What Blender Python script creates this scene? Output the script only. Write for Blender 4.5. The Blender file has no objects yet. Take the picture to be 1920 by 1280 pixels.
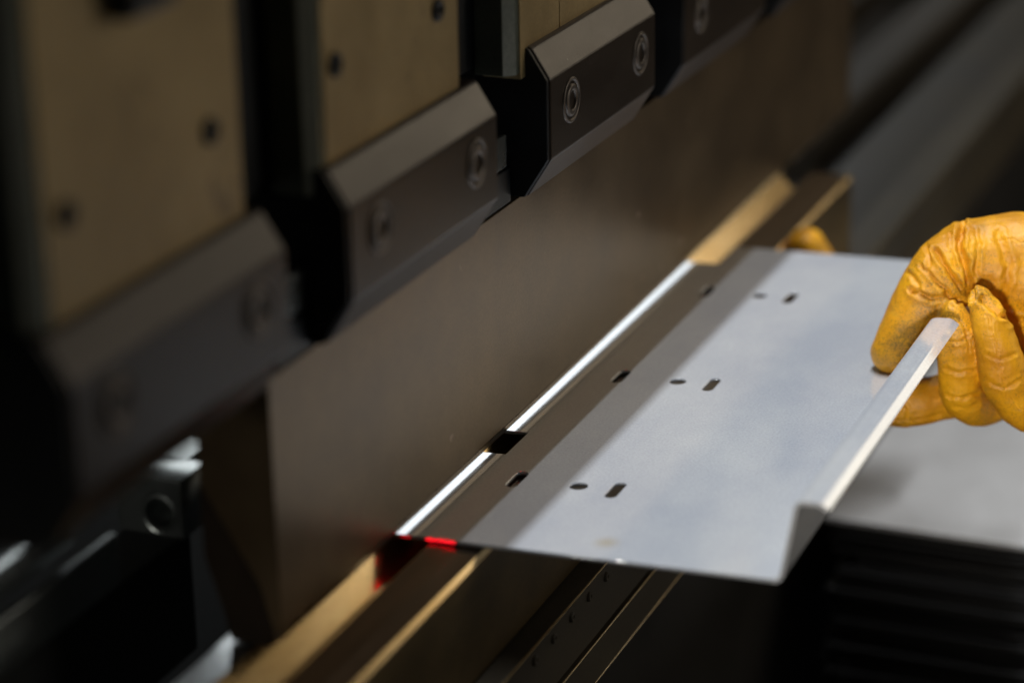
import bpy, bmesh, math, random
from mathutils import Vector, Matrix, noise
random.seed(7)
# ---------------------------------------------------------------- scene, camera
S = bpy.context.scene
COL = S.collection
def m(v): return v / 1000.0
F = Vector((-0.3630, 0.8651, -0.3461)); R = Vector((0.9244, 0.3810, -0.0173))
F.normalize(); R = (R - F * R.dot(F)).normalized(); U = R.cross(F)
CAM = Vector((0.5955, -1.2328, 0.6278))
cam = bpy.data.cameras.new('camera'); cob = bpy.data.objects.new('camera', cam); COL.objects.link(cob)
M = Matrix((R, U, -F)).transposed().to_4x4(); M.translation = CAM
cob.matrix_world = M
cam.sensor_width = 36.0; cam.lens = 4610.44 / 1920 * 36
cam.clip_start = 0.05; cam.clip_end = 60
cam.dof.use_dof = True; cam.dof.focus_distance = 1.63; cam.dof.aperture_fstop = 2.5
cam.dof.aperture_blades = 0
S.camera = cob  
S.view_settings.view_transform = 'Standard'; S.view_settings.look = 'None'
S.view_settings.exposure = 0; S.view_settings.gamma = 1; S.view_settings.use_curve_mapping = False
# ---------------------------------------------------------------- world, workshop lamps, added fill lights
W = bpy.data.worlds.new('World'); S.world = W; W.use_nodes = True
W.node_tree.nodes['Background'].inputs[0].default_value = (1.0, 0.97, 0.86, 1)
W.node_tree.nodes['Background'].inputs[1].default_value = 0.02
def area(name, loc, tgt, sx, sy, power, col, spread=180):
    l = bpy.data.lights.new(name, 'AREA'); l.shape = 'RECTANGLE'; l.size = sx; l.size_y = sy
    l.energy = power; l.color = col; l.spread = math.radians(spread)
    o = bpy.data.objects.new(name, l); COL.objects.link(o); o.location = loc
    d = Vector(tgt) - Vector(loc)
    z = -d.normalized(); y = Vector((0, 1, 0)); x = y.cross(z).normalized(); y = z.cross(x)
    mm = Matrix((x, y, z)).transposed().to_4x4(); mm.translation = loc; o.matrix_world = mm
    return o
area('ceiling_tube_light', (0.037, 0.25, 2.6), (0.037, 0.25, 0), 0.009, 1.9, 70, (0.86, 0.92, 1.0))
area('ceiling_tube_light', (0.123, 0.25, 2.6), (0.123, 0.25, 0), 0.012, 1.9, 22, (0.92, 0.95, 1.0))
area('front_fill_light', (2.0, 1.3, 0.72), (0.05, 0.4, 0.3), 0.9, 0.6, 6.5, (1.0, 0.92, 0.80))  # added front fill for plates and blade, not a known lamp
area('hand_fill_light', (0.66, -2.3, 0.26), (0.34, 0.42, 0.03), 0.2, 0.2, 0.30, (1.0, 0.94, 0.86), 12)  # added narrow fill aimed at the gloved fingers
area('far_hall_light', (1.22, 3.1, 1.16), (0.0, 0.2, 0.0), 1.15, 1.0, 5.6, (1.0, 0.85, 0.63))
area('left_fill_light', (-0.5, -3.2, 0.7), (-0.1, -0.1, 0.05), 0.8, 0.8, 0.8, (1.0, 0.96, 0.88), 40)  # weak fill put in to lift the blade end and gauge block
area('cabinet_fill_light', (0.6, 4.2, 2.6), (0.2, 4.4, 0), 1.2, 1.2, 2, (1.0, 0.9, 0.75))  # made-up light that lifts the background cabinet
area('rear_hall_light', (-1.45, 3.7, 1.5), (0.0, 0.2, 0.0), 1.5, 1.6, 22, (0.92, 0.97, 1.0))
# ---------------------------------------------------------------- helpers
def link(o): COL.objects.link(o); return o
def tag(o, label=None, cat=None, group=None, kind=None):
    if label: o['label'] = label
    if cat: o['category'] = cat
    if group: o['group'] = group
    if kind: o['kind'] = kind
    return o
def empty(name, loc, label, cat, group=None):
    o = bpy.data.objects.new(name, None); o.empty_display_size = 0.02; o.location = loc
    link(o); return tag(o, label, cat, group)
def obj(name, bm, mat, parent=None, loc=None, smooth=False):
    me = bpy.data.meshes.new(name); bmesh.ops.recalc_face_normals(bm, faces=bm.faces); bm.to_mesh(me); bm.free()
    me.materials.append(mat)
    if smooth:
        for f in me.polygons: f.use_smooth = True
    o = bpy.data.objects.new(name, me); link(o)
    if parent: o.parent = parent
    if loc: o.location = loc
    return o
def bevel(bm, w, seg=2, ang=25):
    es = [e for e in bm.edges if len(e.link_faces) == 2 and e.calc_face_angle(0) > math.radians(ang)]
    bmesh.ops.bevel(bm, geom=es, offset=w, segments=seg, affect='EDGES', profile=0.5, clamp_overlap=True)
    return bm
def box(x0, x1, y0, y1, z0, z1, bw=0.0, seg=2, bm=None):
    b = bmesh.new()
    vs = [b.verts.new((x, y, z)) for x in (x0, x1) for y in (y0, y1) for z in (z0, z1)]
    for q in ((0,1,3,2),(4,6,7,5),(0,4,5,1),(2,3,7,6),(0,2,6,4),(1,5,7,3)): b.faces.new([vs[i] for i in q])
    bmesh.ops.recalc_face_normals(b, faces=b.faces)
    if bw: bevel(b, bw, seg)
    return merge(bm, b)
def merge(bm, b):
    if bm is None: return b
    me = bpy.data.meshes.new('t'); b.to_mesh(me); b.free(); bm.from_mesh(me); bpy.data.meshes.remove(me); return bm
def prism(prof, y0, y1, bw=0.0, seg=2, ang=25, bm=None):
    """extrude an (x,z) outline along y"""
    b = bmesh.new()
    a = [b.verts.new((x, y0, z)) for x, z in prof]; c = [b.verts.new((x, y1, z)) for x, z in prof]
    n = len(prof); b.faces.new(a); b.faces.new(c[::-1])
    for i in range(n): b.faces.new((a[i], a[(i+1) % n], c[(i+1) % n], c[i]))
    bmesh.ops.recalc_face_normals(b, faces=b.faces)
    if bw: bevel(b, bw, seg, ang)
    return merge(bm, b)
def lathe_x(prof, n=40, bm=None):
    """revolve (radius, x) outline about the X axis"""
    b = bmesh.new(); rings = []
    for r, x in prof:
        if r < 1e-7: rings.append([b.verts.new((x, 0, 0))])
        else: rings.append([b.verts.new((x, r*math.cos(t*2*math.pi/n), r*math.sin(t*2*math.pi/n))) for t in range(n)])
    for A, B in zip(rings, rings[1:]):
        for i in range(n):
            j = (i+1) % n
            if len(A) == 1: b.faces.new((A[0], B[i], B[j]))
            elif len(B) == 1: b.faces.new((A[i], A[j], B[0]))
            else: b.faces.new((A[i], A[j], B[j], B[i]))
    return merge(bm, b)
# ---------------------------------------------------------------- materials
def metal(name, c1, c2, rough=0.35, metallic=0.85, sc=(30, 6, 30), bump=0.05, scratch=0.0, rv=0.12, fine=500, coord='Object', spots=None, spec=0.5):
    mt = bpy.data.materials.new(name); mt.use_nodes = True; nt = mt.node_tree; N = nt.nodes; L = nt.links
    p = N['Principled BSDF']; p.inputs['Metallic'].default_value = metallic; p.inputs['Specular IOR Level'].default_value = spec
    tc = N.new('ShaderNodeTexCoord'); mp = N.new('ShaderNodeMapping'); mp.inputs['Scale'].default_value = sc
    L.new(tc.outputs[coord], mp.inputs[0])
    n1 = N.new('ShaderNodeTexNoise'); n1.inputs['Scale'].default_value = 1; n1.inputs['Detail'].default_value = 6
    n1.inputs['Roughness'].default_value = 0.62; L.new(mp.outputs[0], n1.inputs[0])
    cr = N.new('ShaderNodeValToRGB'); cr.color_ramp.elements[0].position = 0.32; cr.color_ramp.elements[1].position = 0.7
    cr.color_ramp.elements[0].color = (*c1, 1); cr.color_ramp.elements[1].color = (*c2, 1)
    L.new(n1.outputs[0], cr.inputs[0]); col = cr.outputs[0]
    n2 = N.new('ShaderNodeTexNoise'); n2.inputs['Scale'].default_value = fine; n2.inputs['Detail'].default_value = 3
    L.new(tc.outputs[coord], n2.inputs[0])
    mx = N.new('ShaderNodeMix'); mx.data_type = 'RGBA'; mx.blend_type = 'MULTIPLY'; mx.inputs[0].default_value = 0.5
    r2 = N.new('ShaderNodeMapRange'); r2.inputs[1].default_value = 0.3; r2.inputs[2].default_value = 0.7; r2.inputs[3].default_value = 0.72; r2.inputs[4].default_value = 1.15
    L.new(n2.outputs[0], r2.inputs[0]); L.new(col, mx.inputs[6]); L.new(r2.outputs[0], mx.inputs[7]); col = mx.outputs[2]
    if spots:
        n3 = N.new('ShaderNodeTexNoise'); n3.inputs['Scale'].default_value = spots[0]; n3.inputs['Detail'].default_value = 4
        L.new(tc.outputs[coord], n3.inputs[0])
        r3 = N.new('ShaderNodeMapRange'); r3.inputs[1].default_value = spots[1]; r3.inputs[2].default_value = spots[1] + 0.06
        L.new(n3.outputs[0], r3.inputs[0])
        m3 = N.new('ShaderNodeMix'); m3.data_type = 'RGBA'; L.new(r3.outputs[0], m3.inputs[0]); L.new(col, m3.inputs[6]); m3.inputs[7].default_value = (*spots[2], 1)
        col = m3.outputs[2]
    L.new(col, p.inputs['Base Color'])
    rr = N.new('ShaderNodeMapRange'); rr.inputs[3].default_value = max(0.03, rough - rv); rr.inputs[4].default_value = rough + rv
    L.new(n1.outputs[0], rr.inputs[0]); L.new(rr.outputs[0], p.inputs['Roughness'])
    bp = N.new('ShaderNodeBump'); bp.inputs['Strength'].default_value = bump; bp.inputs['Distance'].default_value = 0.001
    h = n2.outputs[0]
    if scratch:
        ms = N.new('ShaderNodeMapping'); ms.inputs['Scale'].default_value = (900, 6, 900); L.new(tc.outputs[coord], ms.inputs[0])
        n4 = N.new('ShaderNodeTexNoise'); n4.inputs['Scale'].default_value = 1; n4.inputs['Detail'].default_value = 2; L.new(ms.outputs[0], n4.inputs[0])
        ad = N.new('ShaderNodeMath'); ad.operation = 'MULTIPLY_ADD'; ad.inputs[1].default_value = scratch; L.new(n4.outputs[0], ad.inputs[0]); L.new(h, ad.inputs[2]); h = ad.outputs[0]
    L.new(h, bp.inputs['Height']); L.new(bp.outputs[0], p.inputs['Normal'])
    return mt
MAT = {
 'blade': metal('brown_ground_steel', (0.105, 0.069, 0.034), (0.180, 0.124, 0.066), 0.38, 0.6, (14, 12, 13), 0.08, 0.5, rv=0.07, spots=(60, 0.72, (0.34, 0.26, 0.2))),
 'tip': metal('polished_tip_steel', (0.30, 0.25, 0.2), (0.42, 0.36, 0.3), 0.28, 0.95, (20, 20, 20), 0.03),
 'clamp': metal('dark_oxide_steel', (0.024, 0.016, 0.010), (0.038, 0.027, 0.018), 0.36, 0.05, (25, 8, 25), 0.12, spec=0.2, spots=(320, 0.75, (0.45, 0.42, 0.4))),
 'clamp_lit_bevel': metal('lit_clamp_chamfer', (0.040, 0.028, 0.022), (0.066, 0.050, 0.042), 0.33, 0.15, (25, 8, 25), 0.12, spec=0.5, spots=(320, 0.75, (0.45, 0.42, 0.4))),  # lighter clamp copy: lit look of the bevels put into the colour
 'bolt': metal('bolt_steel', (0.09, 0.075, 0.065), (0.16, 0.14, 0.12), 0.42, 0.8, (60, 60, 60), 0.08),
 'black': metal('black_oxide', (0.008, 0.009, 0.010), (0.016, 0.017, 0.018), 0.45, 0.3, (20, 20, 20), 0.06),
 'plate': metal('beige_plate', (0.29, 0.205, 0.085), (0.46, 0.335, 0.155), 0.5, 0.3, (14, 14, 9), 0.08, spots=(38, 0.66, (0.24, 0.17, 0.08))),
 'plate_edge': metal('plate_side_steel', (0.10, 0.115, 0.09), (0.14, 0.155, 0.12), 0.36, 0.6, (6, 6, 20), 0.08),
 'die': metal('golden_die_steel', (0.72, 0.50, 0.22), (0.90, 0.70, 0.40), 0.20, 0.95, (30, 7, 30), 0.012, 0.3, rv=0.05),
 'holder': metal('oily_holder_steel', (0.050, 0.041, 0.028), (0.090, 0.073, 0.046), 0.62, 0.1, (16, 5, 16), 0.08, 0.5, spec=0.3),
 'bed': metal('dark_bed_paint', (0.018, 0.016, 0.013), (0.035, 0.031, 0.026), 0.5, 0.2, (6, 3, 6), 0.05),
 'rail': metal('rail_steel', (0.22, 0.24, 0.23), (0.34, 0.36, 0.35), 0.26, 0.85, (10, 10, 10), 0.04),
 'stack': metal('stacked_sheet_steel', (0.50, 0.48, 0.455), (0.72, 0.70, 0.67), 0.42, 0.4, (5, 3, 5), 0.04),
 'bench': metal('brown_grey_machine_paint', (0.06, 0.052, 0.042), (0.11, 0.095, 0.078), 0.75, 0.0, (4, 2, 4), 0.05, spec=0.2),
 'die_top': metal('dark_die_top', (0.10, 0.072, 0.045), (0.20, 0.15, 0.105), 0.2, 0.9, (40, 5, 30), 0.03, 0.5, rv=0.06),  # right land of the die: its dark reflection put into the colour
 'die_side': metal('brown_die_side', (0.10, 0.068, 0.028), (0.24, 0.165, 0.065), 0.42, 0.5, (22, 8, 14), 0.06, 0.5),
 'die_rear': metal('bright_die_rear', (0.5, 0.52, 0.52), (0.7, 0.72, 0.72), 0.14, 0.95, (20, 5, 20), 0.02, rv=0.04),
 'edge': metal('edge_highlight_steel', (0.40, 0.41, 0.33), (0.6, 0.6, 0.5), 0.4, 0.6, (20, 20, 9), 0.08),  # pale steel painting the highlight along the plate corners
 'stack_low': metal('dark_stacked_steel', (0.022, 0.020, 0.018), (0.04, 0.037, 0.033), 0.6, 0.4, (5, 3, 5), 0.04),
 'matte': metal('matte_black_paint', (0.010, 0.011, 0.010), (0.014, 0.015, 0.014), 0.95, 0.0, (5, 3, 5), 0.02, rv=0.03),
 'floor': metal('workshop_floor', (0.02, 0.02, 0.02), (0.035, 0.034, 0.032), 0.7, 0.0, (3, 3, 3), 0.05),
}
def sheet_material():
    mt = bpy.data.materials.new('brushed_aluminium_sheet'); mt.use_nodes = True; nt = mt.node_tree; N = nt.nodes; L = nt.links
    out = N['Material Output']; p = N['Principled BSDF']
    tc = N.new('ShaderNodeTexCoord')
    n1 = N.new('ShaderNodeTexNoise'); n1.inputs['Scale'].default_value = 7; n1.inputs['Detail'].default_value = 8; n1.inputs['Roughness'].default_value = 0.66
    mp = N.new('ShaderNodeMapping'); mp.inputs['Scale'].default_value = (1, 0.6, 1); L.new(tc.outputs['Object'], mp.inputs[0]); L.new(mp.outputs[0], n1.inputs[0])
    n2 = N.new('ShaderNodeTexNoise'); n2.inputs['Scale'].default_value = 620; n2.inputs['Detail'].default_value = 3; L.new(tc.outputs['Object'], n2.inputs[0])
    cr = N.new('ShaderNodeValToRGB'); cr.color_ramp.elements[0].position = 0.38; cr.color_ramp.elements[1].position = 0.62
    cr.color_ramp.elements[0].color = (0.53, 0.55, 0.59, 1); cr.color_ramp.elements[1].color = (0.67, 0.675, 0.675, 1); L.new(n1.outputs[0], cr.inputs[0])
    mr = N.new('ShaderNodeMapRange'); mr.inputs[1].default_value = 0.3; mr.inputs[2].default_value = 0.7; mr.inputs[3].default_value = 0.86; mr.inputs[4].default_value = 1.08; L.new(n2.outputs[0], mr.inputs[0])
    mx = N.new('ShaderNodeMix'); mx.data_type = 'RGBA'; mx.blend_type = 'MULTIPLY'; mx.inputs[0].default_value = 1; L.new(cr.outputs[0], mx.inputs[6]); L.new(mr.outputs[0], mx.inputs[7])
    # small oil stain near the front edge
    vm = N.new('ShaderNodeVectorMath'); vm.operation = 'DISTANCE'; vm.inputs[1].default_value = (0.128, 0.022, 0.0); L.new(tc.outputs['Object'], vm.inputs[0])
    st = N.new('ShaderNodeMapRange'); st.inputs[1].default_value = 0.010; st.inputs[2].default_value = 0.002; st.inputs[3].default_value = 0; st.inputs[4].default_value = 0.55; L.new(vm.outputs['Value'], st.inputs[0])
    m2 = N.new('ShaderNodeMix'); m2.data_type = 'RGBA'; L.new(st.outputs[0], m2.inputs[0]); L.new(mx.outputs[2], m2.inputs[6]); m2.inputs[7].default_value = (0.45, 0.36, 0.2, 1)
    L.new(m2.outputs[2], p.inputs['Base Color']); p.inputs['Metallic'].default_value = 0.0; p.inputs['Roughness'].default_value = 0.6; p.inputs['Specular IOR Level'].default_value = 0.2
    gl = N.new('ShaderNodeBsdfAnisotropic'); gl.inputs['Color'].default_value = (0.86, 0.88, 0.9, 1)
    rr = N.new('ShaderNodeMapRange'); rr.inputs[3].default_value = 0.07; rr.inputs[4].default_value = 0.13; L.new(n1.outputs[0], rr.inputs[0]); L.new(rr.outputs[0], gl.inputs['Roughness'])
    bp = N.new('ShaderNodeBump'); bp.inputs['Strength'].default_value = 0.04; bp.inputs['Distance'].default_value = 0.0006; L.new(n2.outputs[0], bp.inputs['Height'])
    L.new(bp.outputs[0], gl.inputs['Normal'])
    ms = N.new('ShaderNodeMixShader'); ms.inputs[0].default_value = 0.42
    L.new(p.outputs[0], ms.inputs[1]); L.new(gl.outputs[0], ms.inputs[2]); L.new(ms.outputs[0], out.inputs[0])
    return mt
MAT['sheet'] = sheet_material()
def leather(name, seed=0.0):
    mt = bpy.data.materials.new(name); mt.use_nodes = True; nt = mt.node_tree; N = nt.nodes; L = nt.links; p = N['Principled BSDF']
    tc = N.new('ShaderNodeTexCoord'); mp = N.new('ShaderNodeMapping'); mp.inputs['Location'].default_value = (seed, seed, 0); L.new(tc.outputs['Object'], mp.inputs[0])
    def nz(s, d, r=0.6):
        n = N.new('ShaderNodeTexNoise'); n.inputs['Scale'].default_value = s; n.inputs['Detail'].default_value = d; n.inputs['Roughness'].default_value = r; L.new(mp.outputs[0], n.inputs[0]); return n.outputs[0]
    a = nz(28, 6); cr = N.new('ShaderNodeValToRGB'); cr.color_ramp.elements[0].position = 0.33; cr.color_ramp.elements[1].position = 0.62
    cr.color_ramp.elements[0].color = (0.54, 0.215, 0.006, 1); cr.color_ramp.elements[1].color = (0.80, 0.375, 0.007, 1); L.new(a, cr.inputs[0])
    # soiling: patchy dark specks
    b = nz(700, 3, 0.7); patch = nz(22, 3)
    pr = N.new('ShaderNodeMapRange'); pr.inputs[1].default_value = 0.42; pr.inputs[2].default_value = 0.68; pr.inputs[3].default_value = 0.0; pr.inputs[4].default_value = 0.17; L.new(patch, pr.inputs[0])
    ad = N.new('ShaderNodeMath'); ad.operation = 'ADD'; L.new(b, ad.inputs[0]); L.new(pr.outputs[0], ad.inputs[1])
    dr = N.new('ShaderNodeMapRange'); dr.inputs[1].default_value = 0.60; dr.inputs[2].default_value = 0.76; dr.inputs[3].default_value = 0; dr.inputs[4].default_value = 0.75; L.new(ad.outputs[0], dr.inputs[0])
    mx = N.new('ShaderNodeMix'); mx.data_type = 'RGBA'; L.new(dr.outputs[0], mx.inputs[0]); L.new(cr.outputs[0], mx.inputs[6]); mx.inputs[7].default_value = (0.16, 0.085, 0.015, 1)
    # larger greasy smudges
    g = nz(45, 5, 0.7); gr = N.new('ShaderNodeMapRange'); gr.inputs[1].default_value = 0.55; gr.inputs[2].default_value = 0.75; gr.inputs[3].default_value = 0; gr.inputs[4].default_value = 0.75; L.new(g, gr.inputs[0])
    m2 = N.new('ShaderNodeMix'); m2.data_type = 'RGBA'; L.new(gr.outputs[0], m2.inputs[0]); L.new(mx.outputs[2], m2.inputs[6]); m2.inputs[7].default_value = (0.30, 0.17, 0.03, 1)
    L.new(m2.outputs[2], p.inputs['Base Color'])
    p.inputs['Roughness'].default_value = 0.47; p.inputs['Specular IOR Level'].default_value = 0.5
    v = N.new('ShaderNodeTexVoronoi'); v.feature = 'DISTANCE_TO_EDGE'; v.inputs['Scale'].default_value = 420; L.new(mp.outputs[0], v.inputs['Vector'])
    w = N.new('ShaderNodeMath'); w.operation = 'MINIMUM'; w.inputs[1].default_value = 0.12; L.new(v.outputs[0], w.inputs[0])
    big = nz(120, 5, 0.65); c2 = N.new('ShaderNodeMath'); c2.operation = 'MULTIPLY_ADD'; c2.inputs[1].default_value = 1.6; L.new(big, c2.inputs[0]); L.new(w.outputs[0], c2.inputs[2])
    bp = N.new('ShaderNodeBump'); bp.inputs['Strength'].default_value = 0.55; bp.inputs['Distance'].default_value = 0.0012; L.new(c2.outputs[0], bp.inputs['Height']); L.new(bp.outputs[0], p.inputs['Normal'])
    return mt
MAT['leather'] = leather('yellow_glove_leather')
# ---------------------------------------------------------------- floor and wall behind
fl = obj('floor', box(-5, 6, -3, 7, -1.0, -0.9), MAT['floor']); tag(fl, kind='structure', label='dark workshop floor', cat='floor')
cb = empty('machine_cabinet', (0.0, 3.9, -0.9), 'blurred dark machine cabinet and rails far behind the blade', 'machine')
for q_, a_ in (('body', (-2.2, 1.6, 4.2, 4.9, -0.9, 0.42)),): obj(q_, box(*a_, 0.01), MAT['bench'], cb).matrix_parent_inverse = Matrix.Translation(-cb.location)
for k_, (xa, xb_, zz_) in enumerate(((-0.60, -0.52, -0.10), (-0.34, -0.29, -0.14), (-0.16, -0.10, -0.10), (0.30, 0.42, -0.22))):
    obj('guide', box(xa, xb_, 1.3, 4.19, zz_-0.06, zz_, 0.008), MAT['bench'], cb).matrix_parent_inverse = Matrix.Translation(-cb.location)
wl = obj('back_wall', box(-5, 6, 6.9, 7.0, -0.9, 4), MAT['floor']); tag(wl, kind='structure', label='dark far workshop wall', cat='wall')
# ---------------------------------------------------------------- upper machine (everything shifted along the sight line)
OX, OY, OZ = 0.0045, -0.011, 0.0044
def bolt_parts(parent, pos, mat_ring, r=0.0125):
    """socket head bolt sunk in a collar, facing +x"""
    b = obj('bolt', lathe_x([(r*0.40, -0.004), (r*0.40, 0.0008), (r*0.44, 0.0014), (r*0.62, 0.0016), (r*0.70, 0.0008), (r*0.72, -0.001), (r*0.80, -0.001), (r*0.84, 0.0006), (r*0.90, 0.0012), (r*0.97, 0.0008), (r, 0.0), (r, -0.006)]), mat_ring, parent, pos, True)
    h = bmesh.new(); 
    k = lathe_x([(0.0, -0.0035), (r*0.40, -0.0035), (r*0.40, -0.0025)], 6, h)
    s = obj('socket', k, MAT['black'], b)
    return b
# ram body
rb = empty('press_ram', (0, 0.3, 0.3), 'dark upper beam of the press brake above the clamps', 'machine beam')
ci = rb.location
def loc_obj(name, bm, mat, parent):
    o = obj(name, bm, mat, parent); o.matrix_parent_inverse = parent.matrix_world.inverted() if False else Matrix.Translation(-parent.location); return o
loc_obj('beam', box(-0.17, -0.018+OX, -1.2, 3.4, 0.25, 1.3, 0.002), MAT['black'], rb)
loc_obj('cover', box(-0.17, 0.056, -1.2, 3.4, 0.45, 1.3, 0.002), MAT['black'], rb)
# mounting plates
def corner_strip(x1, y0, z0, z1):
    b = bmesh.new(); pl = [(x1-0.0062, y0-0.0004), (x1+0.0002, y0+0.0058), (x1-0.0010, y0+0.0066), (x1-0.0072, y0+0.0004)]
    a = [b.verts.new((x, y, z0+0.0006)) for x, y in pl]; c_ = [b.verts.new((x, y, z1)) for x, y in pl]
    b.faces.new(a); b.faces.new(c_[::-1]); n = 4
    for i in range(n): b.faces.new((a[i], a[(i+1) % n], c_[(i+1) % n], c_[i]))
    return b
def side_bar(x0, x1, y0, y1, z0, z1):
    b = bmesh.new(); pl = [(x0, y0), (x1-0.0065, y0), (x1, y0+0.0060), (x1, y1), (x0, y1)]
    a = [b.verts.new((x, y, z0)) for x, y in pl]; c_ = [b.verts.new((x, y, z1)) for x, y in pl]
    b.faces.new(a); b.faces.new(c_[::-1]); n = len(pl)
    for i in range(n): b.faces.new((a[i], a[(i+1) % n], c_[(i+1) % n], c_[i]))
    bmesh.ops.recalc_face_normals(b, faces=b.faces); return bevel(b, 0.0008, 2)
def ram_plate(y0, y1, label, bolts, seam=None, latch=None):
    y0 += OY; y1 += OY; x0 = -0.0175 + OX; x1 = 0.0085 + OX; z0 = 0.242 + OZ
    t = empty('mounting_plate', (x1, (y0+y1)/2, z0), label, 'mounting plate', 'beige plates bolted to the press beam')
    def P(n, bm, mat): return loc_obj(n, bm, mat, t)
    P('plate_side', side_bar(x0, x1, y0, y0+0.012, z0, 0.449), MAT['plate_edge'])
    P('edge_strip', corner_strip(x1, y0, z0, 0.449), MAT['edge'])
    if seam:
        P('front_panel', box(x0, x1+0.0006, y0+0.0125, seam-0.0006, z0-0.004, 0.449, 0.0008), MAT['plate'])
        P('front_panel', box(x0, x1+0.0006, seam+0.0006, y1, z0-0.004, 0.449, 0.0008), MAT['plate'])
    else:
        P('front_panel', box(x0, x1+0.0006, y0+0.0125, y1, z0-0.004, 0.449, 0.0008), MAT['plate'])
    for (by, bz) in bolts:
        b = obj('bolt', lathe_x([(0, 0.0005), (0.0028, 0.0005), (0.0030, 0.0028), (0.0055, 0.0032), (0.0066, 0.0025), (0.0070, 0), (0.0070, -0.003)], 28), MAT['black'], t, None, True)
        b.location = Vector((x1, by+OY, bz+OZ)) - t.location
    if latch:
        P('latch', prism([(x1, 0.385), (x1+0.014, 0.385), (x1+0.014, 0.449), (x1, 0.449)], latch[0], latch[1], 0.004), MAT['black'])
    return t
ram_plate(-0.371, -0.180, 'blurred beige plate with black latch at its top, nearest plate', [(-0.341, 0.304), (-0.210, 0.308)], latch=(-0.307, -0.262))
ram_plate(-0.100, 0.091, 'beige plate with two dark bolts and bright left edge above middle clamp', [(-0.0735, 0.309), (0.061, 0.310)])
ram_plate(0.175, 0.366, 'beige plate with grey steel side above the sharp two-bolt clamp', [(0.205, 0.312), (0.33, 0.312)], seam=0.245)
ram_plate(0.450, 0.641, 'farthest beige plate above the clamp cut off by the top edge', [(0.48, 0.312), (0.61, 0.312)])
# clamps
CP = [(-0.040, 0.158), (0.0085, 0.158), (0.025, 0.184), (0.025, 0.2365), (0.0125, 0.2560), (0.0095, 0.2575), (-0.012, 0.2575), (-0.012, 0.2400), (-0.040, 0.2400)]
def clamp(y0, y1, label, bolts=True):
    y0 += OY; y1 += OY
    t = empty('tool_clamp', (OX+0.025, (y0+y1)/2, 0.158+OZ), label, 'clamp', 'dark steel clamps holding the press brake blade')
    loc_obj('clamp_body', prism([(x+OX, z+OZ-0.0004) for x, z in CP if z < 0.2415 or x > -0.02], y0, y1, 0.0012, 2), MAT['clamp'], t)
    cb_ = [o for o in t.children if o.name.startswith('clamp_body')][0]; cb_.data.materials.append(MAT['clamp_lit_bevel'])
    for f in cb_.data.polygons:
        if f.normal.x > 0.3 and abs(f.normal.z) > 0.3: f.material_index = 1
    # black end cover
    loc_obj('end_cap', prism([(x+OX-(0.0012 if x > 0 else 0), z+OZ-0.0004) for x, z in CP if z < 0.2415 or x > -0.02], y0-0.0035, y0-0.0002, 0.0006, 1), MAT['black'], t)
    for f in ((0.178, 0.842) if bolts else ()):
        b = bolt_parts(t, (0, 0, 0), MAT['bolt'], 0.0155)
        b.location = Vector((OX+0.025, y0+(y1-y0)*f, 0.2145+OZ)) - t.location
    return t
clamp(-0.372, -0.168, 'heavily blurred dark clamp at far left, nearest the camera')
clamp(-0.094, 0.110, 'middle dark clamp below the beige plate, left of the sharp clamp')
clamp(0.1985, 0.401, 'sharp dark clamp with two bright ringed socket bolts')
clamp(0.468, 0.672, 'partly visible clamp at top, right of the sharp two-bolt clamp')
clamp(0.752, 0.95, 'farthest dark clamp just entering at the top edge above the blade')
# tool holder bars between the clamps and the blade
def adapter(y0, y1, label):
    t = tag(obj('tool_holder', box(-0.046+OX, -0.001+OX, y0+OY, y1+OY, 0.1535+OZ+0.0012, 0.1575+OZ, 0.0005), MAT['black']), label, 'tool holder', 'thin holder bars above the blade')
    return t
tag(obj('tool_holder', box(-0.046+OX, -0.0005+OX, -0.372+OY, -0.2215+OY, 0.152+OZ, 0.1572+OZ, 0.001), MAT['clamp']), 'thin dark holder bar under the nearest blurred clamp', 'tool holder')
# small connectors seen in the gaps between the clamps
for (y, lab) in ((0.150, 'small steel latch pin in the gap left of the sharp clamp'), (-0.135, 'small steel latch pin in the gap left of the middle clamp')):
    t = empty('latch_pin', (0, y, 0.19), lab, 'latch', 'latch pins between the clamps')
    loc_obj('pin_block', box(-0.012, 0.006, y-0.028, y+0.02, 0.186, 0.208, 0.0015), MAT['rail'], t)
    loc_obj('pin_foot', box(-0.012, 0.004, y-0.012, y+0.03, 0.160, 0.183, 0.001), MAT['black'], t)
# blade
bt = empty('bending_blade', (OX, 0.4, 0), 'long brown steel bending blade pressing down above the sheet', 'blade')
BP = [(0.0, 0.1545), (-0.046, 0.1545), (-0.046, 0.045), (-0.034, 0.014), (-0.0075, 0.0045), (-0.0004, 0.0045), (0.0, 0.0049)]
loc_obj('end_segment', prism([(x+OX, z+OZ) for x, z in ((-0.046, 0.0878), (-0.046, 0.045), (-0.035, 0.010), (-0.0325, -0.0048), (-0.0075, -0.0048), (-0.0052, 0.0002), (-0.0052, 0.0045), (-0.0123, 0.032))], -0.1598, -0.0108), MAT['clamp'], bt)
BP = [(0.0, 0.1545), (-0.046, 0.1545), (-0.046, 0.088), (-0.012, 0.032), (-0.0048, 0.0045), (-0.0004, 0.0045), (0.0, 0.0049)]
loc_obj('blade_body', prism([(x+OX, z+OZ) for x, z in BP], -0.160, 1.032, 0.0003, 1, 40), MAT['blade'], bt)
loc_obj('tip', prism([(-0.0048+OX, 0.0043+OZ), (-0.0042+OX, 0.0004+OZ), (-0.0036+OX, OZ), (-0.0014+OX, OZ), (-0.0006+OX, 0.0006+OZ), (-0.0002+OX, 0.0043+OZ)], -0.1598, 1.0318), MAT['tip'], bt)
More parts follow.
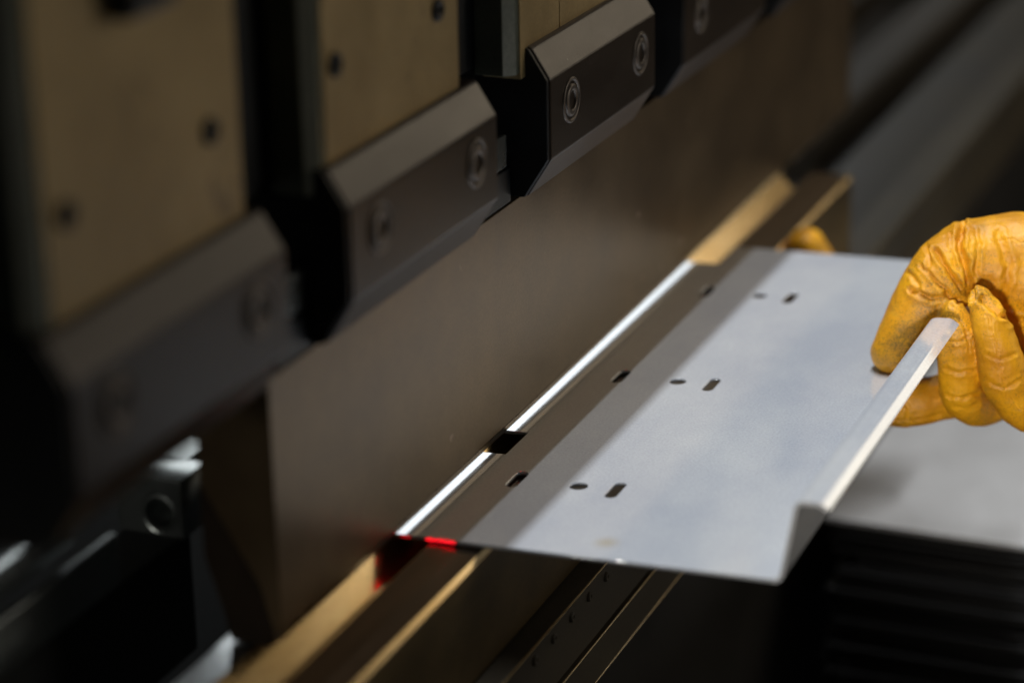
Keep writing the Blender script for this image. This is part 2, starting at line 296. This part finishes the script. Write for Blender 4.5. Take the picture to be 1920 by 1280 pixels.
# ---------------------------------------------------------------- lower machine
die = empty('v_die', (OX, 0.33, -0.08), 'golden brown grooved die under the blade, sheet lying on it', 'die')
c = 0.0045; w = 0.018; zt = -0.0022
DP = [(c-w, zt), (c-0.0003, zt-0.0178), (c+0.0003, zt-0.0178), (c+w, zt), (0.0560, zt), (0.0588, zt-0.0030), (0.0588, -0.079), (-0.0345, -0.079), (-0.0345, zt)]
loc_obj('die_block', prism(DP, -0.62, 0.842, 0.0005, 2, 20), MAT['die'], die)
_db = [o for o in die.children if o.name.startswith('die_block')][0]
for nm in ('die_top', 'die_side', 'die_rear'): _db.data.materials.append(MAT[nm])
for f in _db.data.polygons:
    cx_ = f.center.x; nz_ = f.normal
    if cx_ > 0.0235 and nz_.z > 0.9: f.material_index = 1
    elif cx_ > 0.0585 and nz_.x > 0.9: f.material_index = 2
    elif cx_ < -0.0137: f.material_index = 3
bed = empty('die_holder', (0.07, 0.5, -0.08), 'dark oily steel rail with small screws carrying the die', 'die holder')
loc_obj('rail', box(-0.030, 0.0742, -0.9, 3.2, -0.126, -0.081, 0.0012), MAT['holder'], bed)
loc_obj('front_strip', box(-0.05, 0.0765, -0.9, 3.2, -0.156, -0.1275, 0.001), MAT['holder'], bed)
for (xt_, zt_) in ((0.0756, -0.1572), (0.0736, -0.0822), (0.0756, -0.1282)):
    loc_obj('edge_highlight', box(xt_, xt_+0.0014, -0.9, 3.2, zt_, zt_+0.0013, 0.0004), MAT['die'], bed)  # thin golden bars put in for the highlights along the edges
y = 0.036
while y < 0.30:
    b = obj('screw', lathe_x([(0, 0.0002), (0.0012, 0.0002), (0.0014, 0.0016), (0.0026, 0.0018), (0.0034, 0.0010), (0.0036, -0.001)], 20), MAT['holder'], bed, None, True)
    b.location = Vector((0.0744, y, -0.0905)) - bed.location; y += 0.032
lb = tag(obj('press_bed', box(-0.05, 0.066, -0.9, 3.2, -0.9, -0.158, 0.003), MAT['bed']), 'dark lower beam of the press brake below the die holder', 'machine beam')
tag(obj('rear_dark_slab', box(-1.3, -0.052, -0.9, 0.7, -0.30, -0.125, 0.002), MAT['matte']), 'black slab added to keep the space left of the blade dark', 'slab')  # slab added to hide the lit floor so this area stays black
# rear gauge
g = empty('back_gauge', (-0.11, -0.09, 0.02), 'small steel gauge block with round bore behind the blade', 'gauge block')
def gauge():
    cu = bpy.data.curves.new('g', 'CURVE'); cu.dimensions = '2D'; cu.fill_mode = 'BOTH'; cu.extrude = 0.016
    sp = cu.splines.new('POLY'); pts = [(-0.140, 0.0195), (-0.096, 0.0195), (-0.096, 0.0568), (-0.140, 0.0568)]; sp.points.add(3)
    for q, (a, b2) in zip(sp.points, pts): q.co = (a, b2, 0, 1)
    sp.use_cyclic_u = True
    sp = cu.splines.new('POLY'); sp.points.add(31); sp.use_cyclic_u = True
    for i in range(32): sp.points[i].co = (-0.1115+0.0115*math.cos(i/32*2*math.pi), 0.0345+0.0125*math.sin(i/32*2*math.pi), 0, 1)
    o = bpy.data.objects.new('g', cu); link(o); dg = bpy.context.evaluated_depsgraph_get()
    me = bpy.data.meshes.new_from_object(o.evaluated_get(dg)); bpy.data.objects.remove(o)
    me.transform(Matrix(((1,0,0,0),(0,0,1,-0.074),(0,1,0,0),(0,0,0,1))))
    b = bmesh.new(); b.from_mesh(me); bmesh.ops.remove_doubles(b, verts=b.verts, dist=1e-6); bevel(b, 0.0008, 2, 40)
    return b
loc_obj('block', gauge(), MAT['rail'], g)
tb = lathe_x([(0.0122, -0.002), (0.0118, 0.0), (0.0095, 0.0005), (0.009, -0.002), (0.0085, -0.02), (0.0, -0.02)], 32)
bmesh.ops.rotate(tb, verts=tb.verts, cent=(0,0,0), matrix=Matrix.Rotation(-math.pi/2, 3, 'Z'))
bmesh.ops.translate(tb, verts=tb.verts, vec=(-0.1115, -0.0895, 0.0345))
loc_obj('bore_ring', tb, MAT['rail'], g)
loc_obj('finger', box(-0.135, -0.112, -0.057, -0.02, 0.045, 0.0535, 0.001), MAT['rail'], g)
tag(obj('support_beam', box(-0.24, -0.1, -0.9, -0.075, -0.06, 0.0185, 0.002), MAT['matte']), 'dark rear beam under the small gauge block', 'beam')
gr = empty('guide_rail', (-0.112, -0.5, 0.066), 'round blurred bright guide rod entering at the left edge', 'rail')
gr2 = empty('guide_rail', (-0.104, -0.5, 0.02), 'flat dark guide bar with bright top edge below the round rod', 'rail')
rb2 = lathe_x([(0.0, -0.30), (0.0085, -0.30), (0.0095, -0.299), (0.0095, 0.299), (0.0085, 0.30), (0, 0.30)], 28)
bmesh.ops.rotate(rb2, verts=rb2.verts, cent=(0,0,0), matrix=Matrix.Rotation(math.pi/2, 3, 'Z')); bmesh.ops.translate(rb2, verts=rb2.verts, vec=(-0.112, -0.495, 0.066))
o = loc_obj('rod', rb2, MAT['rail'], gr)
for f in o.data.polygons: f.use_smooth = True
loc_obj('flat_bar', box(-0.1055, -0.1, -0.9, -0.155, 0.0195, 0.0515, 0.0016), MAT['rail'], gr2)
# ---------------------------------------------------------------- sheet
TH = math.radians(2.27); T = 0.0024
def sheet_mesh():
    cu = bpy.data.curves.new('s', 'CURVE'); cu.dimensions = '2D'; cu.fill_mode = 'BOTH'; cu.extrude = T/2
    def poly(pts):
        sp = cu.splines.new('POLY'); sp.points.add(len(pts)-1); sp.use_cyclic_u = True
        for q, (a, b) in zip(sp.points, pts): q.co = (a, b, 0, 1)
    xb = -0.022
    poly([(xb, 0.0), (0.2378, 0.0), (0.2378, 0.596), (0.0265, 0.602), (0.0265, 0.556), (xb, 0.555), (xb, 0.176), (0.0148, 0.176), (0.0152, 0.174), (0.0152, 0.138), (0.0148, 0.136), (xb, 0.136)])
    def slot(cx, cy, wx, ly):
        r = wx/2; p = []
        for i in range(13): a = math.pi*i/12; p.append((cx+r*math.cos(a), cy+ly/2-r+r*math.sin(a)))
        for i in range(13): a = math.pi+math.pi*i/12; p.append((cx+r*math.cos(a), cy-ly/2+r+r*math.sin(a)))
        poly(p)
    for k in range(3):
        yy = 0.0989 + 0.194*k
        slot(0.0385, yy, 0.0085, 0.026); slot(0.1054, yy, 0.0085, 0.026)
        poly([(0.0807+0.0062*math.cos(i/28*2*math.pi), yy+0.0062*math.sin(i/28*2*math.pi)) for i in range(28)])
    o = bpy.data.objects.new('s', cu); link(o); dg = bpy.context.evaluated_depsgraph_get()
    me = bpy.data.meshes.new_from_object(o.evaluated_get(dg)); bpy.data.objects.remove(o)
    b = bmesh.new(); b.from_mesh(me); bmesh.ops.remove_doubles(b, verts=b.verts, dist=1e-6)
    bmesh.ops.translate(b, verts=b.verts, vec=(0, 0, -T/2))
    return b
sh = empty('sheet_part', (0, 0, 0), 'pale grey perforated metal sheet with upturned lip, held under the blade', 'metal sheet')
sh.rotation_euler = (0, -TH, 0)
obj('panel', sheet_mesh(), MAT['sheet'], sh)
# flange: rounded fold, wall, lip, small return  (in the sheet's own frame)
def ribbon(path, t):
    n = len(path); outer = []; inner = []
    for i, (x, z) in enumerate(path):
        a = path[max(0, i-1)]; b = path[min(n-1, i+1)]
        dx, dz = b[0]-a[0], b[1]-a[1]; L = math.hypot(dx, dz); nx, nz = -dz/L, dx/L
        outer.append((x, z)); inner.append((x - nx*t, z - nz*t))
    return outer, inner
def world2s(x, z): return (x*math.cos(TH)+z*math.sin(TH), -x*math.sin(TH)+z*math.cos(TH))
A = world2s(0.2405, 0.0115); Bp = world2s(0.2498, 0.0600); Cp = world2s(0.2640, 0.0612); Dp = world2s(0.2700, 0.0575)
path = [(0.2380, 0.0)]
def arc(p0, p1, p2, r, n=7):
    p0, p1, p2 = Vector(p0), Vector(p1), Vector(p2); u = (p0-p1).normalized(); v = (p2-p1).normalized(); s = p1+u*r; e = p1+v*r; out = []
    for i in range(n+1):
        t = i/n; out.append(tuple(s*(1-t)**2 + p1*2*t*(1-t) + e*t*t))
    return out
corner = (A[0]-0.0005, 0.0)
path += arc((0.23, 0), (0.2412, 0.0), Bp, 0.0032) + arc((0.2412, 0.0), Bp, Cp, 0.0050) + arc(Bp, Cp, Dp, 0.0026) + [Dp]
# drop path points that run backwards
pp = [path[0]]
for q in path[1:]:
    if math.hypot(q[0]-pp[-1][0], q[1]-pp[-1][1]) > 1e-4: pp.append(q)
o_, i_ = ribbon(pp, T)
bmf = prism(o_ + i_[::-1], 0.0, 0.326)
fo = obj('flange', bmf, MAT['sheet'], sh, None, True)
fo.data.set_sharp_from_angle(angle=math.radians(35))
# ---------------------------------------------------------------- red safety laser on the front edge
for nm, x, wd, e in (('safety_laser', 0.0055, 0.30, 0.03), ('safety_laser', 0.0225, 0.40, 0.12), ('safety_laser', 0.0290, 0.42, 0.10), ('safety_laser', 0.0350, 0.40, 0.12)):
    l = bpy.data.lights.new(nm, 'SPOT'); l.energy = e*300; l.color = (1, 0.0, 0.01); l.spot_size = math.radians(wd*2.2); l.spot_blend = 0.25; l.shadow_soft_size = 0.0008
    o = bpy.data.objects.new(nm, l); link(o); o.location = (x, -0.42, 0.0035)
    d = Vector((x, 0, -0.0011 + x*0.0397)) - o.location; o.rotation_euler = d.to_track_quat('-Z', 'Y').to_euler()
# ---------------------------------------------------------------- stacked sheets on the right
random.seed(3)
z = -0.25; n = 0
while n < 48:
    t = random.choice((0.003, 0.004, 0.006)) if n else 0.005
    dx = random.uniform(-0.003, 0.010) + (0.018 if n in (5, 6, 15) else 0); dy = random.uniform(-0.003, 0.005)
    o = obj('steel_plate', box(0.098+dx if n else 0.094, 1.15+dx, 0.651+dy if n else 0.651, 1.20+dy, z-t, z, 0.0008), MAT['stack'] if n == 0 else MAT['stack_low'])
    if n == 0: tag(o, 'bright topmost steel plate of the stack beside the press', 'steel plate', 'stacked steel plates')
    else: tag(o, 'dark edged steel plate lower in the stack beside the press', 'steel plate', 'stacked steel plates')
    z -= t + random.choice((0.0006, 0.001, 0.003)); n += 1
tag(obj('pallet', box(0.14, 1.1, 0.67, 1.18, -0.898, z-0.002, 0.004), MAT['bed']), 'dark support block under the stacked plates', 'pallet')
# ---------------------------------------------------------------- gloves
def px(x, y, Y):
    x -= 8
    d = F + R*((x-960)/4610.44) + U*((640-y)/4610.44)
    t = (Y - CAM.y)/d.y; return CAM + d*t
def capsule_chain(bm, pts, sub=7, n=20):
    """pts: list of (Vector, radius): tapered round tube with domed ends, Catmull-Rom interpolated"""
    P = []
    K = len(pts)
    for i in range(K-1):
        p0 = pts[max(0, i-1)]; p1 = pts[i]; p2 = pts[i+1]; p3 = pts[min(K-1, i+2)]
        for s in range(sub):
            t = s/sub
            def cr(a, b, c_, d): return 0.5*((2*b)+(c_-a)*t+(2*a-5*b+4*c_-d)*t*t+(-a+3*b-3*c_+d)*t**3)
            P.append((cr(p0[0], p1[0], p2[0], p3[0]), max(0.002, cr(p0[1], p1[1], p2[1], p3[1]))))
    P.append(pts[-1])
    rings = []
    def frame(i):
        a = P[max(0, i-1)][0]; b = P[min(len(P)-1, i+1)][0]; return (b-a).normalized()
    ref = Vector((0, 1, 0)); seq = []
    T0 = frame(0); T1 = frame(len(P)-1)
    for k in range(5, 0, -1):
        a = math.pi/2*k/5.3; seq.append((P[0][0]-T0*P[0][1]*math.sin(a), P[0][1]*math.cos(a), T0))
    for i, (c_, r) in enumerate(P): seq.append((c_, r, frame(i)))
    for k in range(1, 6):
        a = math.pi/2*k/5.3; seq.append((P[-1][0]+T1*P[-1][1]*math.sin(a), P[-1][1]*math.cos(a), T1))
    for c_, r, t in seq:
        u = (ref - t*ref.dot(t))
        if u.length < 0.1: u = Vector((1, 0, 0)) - t*t.x
        u.normalize(); v = t.cross(u)
        rings.append([bm.verts.new(c_ + (u*math.cos(2*math.pi*j/n) + v*math.sin(2*math.pi*j/n))*r) for j in range(n)])
    for A_, B_ in zip(rings, rings[1:]):
        for j in range(n): bm.faces.new((A_[j], A_[(j+1) % n], B_[(j+1) % n], B_[j]))
    bm.faces.new(rings[0][::-1]); bm.faces.new(rings[-1])
def seg_dist(p, a, b):
    ab = b-a; t = max(0, min(1, (p-a).dot(ab)/ab.length_squared)); return (p-(a+ab*t)).length
def poly_dist(p, pl): return min(seg_dist(p, pl[i], pl[i+1]) for i in range(len(pl)-1))
def glove(name, chains, creases, parent, voxel=0.0012, bulge=0.0012, seed=0.0):
    bm = bmesh.new()
    for ch in chains: capsule_chain(bm, [(a, b_*1.10) for a, b_ in ch])
    me = bpy.data.meshes.new('raw'); bmesh.ops.recalc_face_normals(bm, faces=bm.faces); bm.to_mesh(me); bm.free()
    o = bpy.data.objects.new('raw', me); link(o)
    r = o.modifiers.new('r', 'REMESH'); r.mode = 'VOXEL'; r.voxel_size = voxel
    s = o.modifiers.new('s', 'SMOOTH'); s.iterations = 6; s.factor = 0.5
    dg = bpy.context.evaluated_depsgraph_get(); m2 = bpy.data.meshes.new_from_object(o.evaluated_get(dg)); bpy.data.objects.remove(o)
    b = bmesh.new(); b.from_mesh(m2); b.normal_update()
    for v in b.verts:
        p = v.co; d = noise.noise(p*38 + Vector((seed, 0, 0)))*bulge + noise.noise(p*90 + Vector((seed, 3, 0)))*bulge*0.45
        q = Vector((p.x*55, p.y*55, p.z*150)); d += (abs(noise.noise(q + Vector((seed, 9, 1))))-0.25)*bulge*0.5
        rel = p - CAM; zz = rel.dot(F); q2 = Vector((968 + 4610.44*rel.dot(R)/zz, 640 - 4610.44*rel.dot(U)/zz, 0)); q2 += Vector((noise.noise(p*160), noise.noise(p*160+Vector((7, 7, 7))), 0))*5
        facing = max(0.0, min(1.0, -3*v.normal.dot(F)+0.2))
        for pl, wd, dp in creases:
            dp = dp*facing*(1.25 if wd > 3.6 else 0.8)
            dd = poly_dist(q2, [Vector((a, b_, 0)) for a, b_ in pl])
            if dd < wd*3.2: d += -dp*math.exp(-(dd/wd)**2) + dp*0.42*math.exp(-((dd-wd*1.9)/(wd*0.8))**2)
        v.co = p + v.normal*d
    o = obj(name, b, MAT['leather'], parent, None, True)
    o.matrix_parent_inverse = Matrix.Translation(-parent.location)
    return o
k = 1/2750.0
hand = empty('person', tuple(px(1900, 620, 0.39)), 'hand in worn yellow leather glove gripping the upturned lip of the sheet', 'person')
thumb = [(px(2080, 520, 0.44), 0.050), (px(1960, 505, 0.415), 0.039), (px(1880, 492, 0.400), 0.0315), (px(1806, 497, 0.385), 0.0250), (px(1758, 544, 0.372), 0.0222), (px(1716, 606, 0.362), 0.0184), (px(1682, 660, 0.352), 0.0142)]
palm = [(px(2080, 600, 0.45), 0.052), (px(1975, 575, 0.428), 0.040), (px(1900, 570, 0.42), 0.029), (px(1840, 640, 0.425), 0.020)]
f_a = [(px(1796, 588, 0.352), 0.0085), (px(1803, 622, 0.352), 0.0125), (px(1807, 680, 0.356), 0.0138), (px(1810, 738, 0.364), 0.0140), (px(1850, 756, 0.392), 0.0145), (px(1920, 720, 0.42), 0.017), (px(1990, 640, 0.43), 0.020)]
f_b = [(px(1846, 558, 0.343), 0.0070), (px(1862, 600, 0.342), 0.0112), (px(1882, 662, 0.346), 0.0142), (px(1900, 722, 0.356), 0.0160), (px(1945, 760, 0.375), 0.018), (px(2010, 720, 0.40), 0.021), (px(2060, 640, 0.43), 0.024)]
f_c = [(px(1560, 748, 0.372), 0.0110), (px(1630, 752, 0.374), 0.0140), (px(1700, 756, 0.380), 0.0158), (px(1770, 744, 0.394), 0.0156), (px(1850, 720, 0.42), 0.018), (px(1960, 650, 0.44), 0.022)]
# folds and seams: lines across the side of the glove that faces the operator (picture coordinates used only to lay them out), width, depth
creases = [
  (((1812, 418), (1806, 455), (1818, 500), (1834, 560)), 6.0, 0.0042),
  (((1764, 470), (1786, 508), (1822, 552)), 5.0, 0.0032),
  (((1738, 500), (1772, 540), (1806, 566)), 4.0, 0.0020),
  (((1716, 545), (1752, 560), (1788, 556)), 5.0, 0.0022),
  (((1790, 440), (1798, 490), (1822, 545)), 3.0, 0.0016),
  (((1740, 452), (1752, 480), (1750, 505)), 4.0, 0.0013),
  (((1700, 505), (1722, 520), (1735, 548)), 4.0, 0.0012),
  (((1838, 430), (1842, 470), (1836, 520)), 5.0, 0.0012),
  (((1640, 680), (1672, 694), (1706, 672), (1742, 610)), 2.2, 0.0013),
  (((1792, 574), (1806, 596), (1822, 622), (1826, 660)), 2.0, 0.0014),
  (((1860, 590), (1872, 640), (1882, 690), (1896, 742), (1920, 768)), 2.0, 0.0012),
  (((1776, 636), (1800, 642), (1828, 628)), 3.0, 0.0009),
  (((1780, 690), (1810, 702), (1838, 692)), 3.5, 0.0013),
  (((1784, 742), (1812, 750), (1842, 736)), 3.5, 0.0014),
  (((1796, 765), (1824, 768), (1842, 756)), 3.0, 0.0010),
  (((1858, 664), (1884, 676), (1910, 664)), 3.5, 0.0009),
  (((1868, 716), (1894, 730), (1924, 712)), 3.5, 0.0012),
  (((1700, 742), (1712, 768), (1704, 796)), 3.5, 0.0011),
  (((1662, 786), (1720, 790), (1772, 776)), 2.0, 0.0011),
  (((1880, 440), (1900, 500), (1890, 560), (1902, 600)), 7.0, 0.0014),
  (((1850, 560), (1878, 590), (1925, 600)), 5.0, 0.0022),
  (((1868, 452), (1905, 448), (1935, 456)), 1.6, 0.0008),
]
g1 = glove('glove', [thumb, palm, f_a, f_b, f_c], creases, hand)
# the other hand, only a fingertip shows beyond the sheet
h2 = glove('glove', [[(px(1522, 462, 0.655), 0.0145), (px(1532, 500, 0.66), 0.019), (px(1560, 560, 0.68), 0.024), (px(1640, 640, 0.72), 0.028)]], [], hand, 0.002, 0.002, 5.0)
h2['label'] = 'blurred yellow glove fingertip showing beyond the far sheet edge'
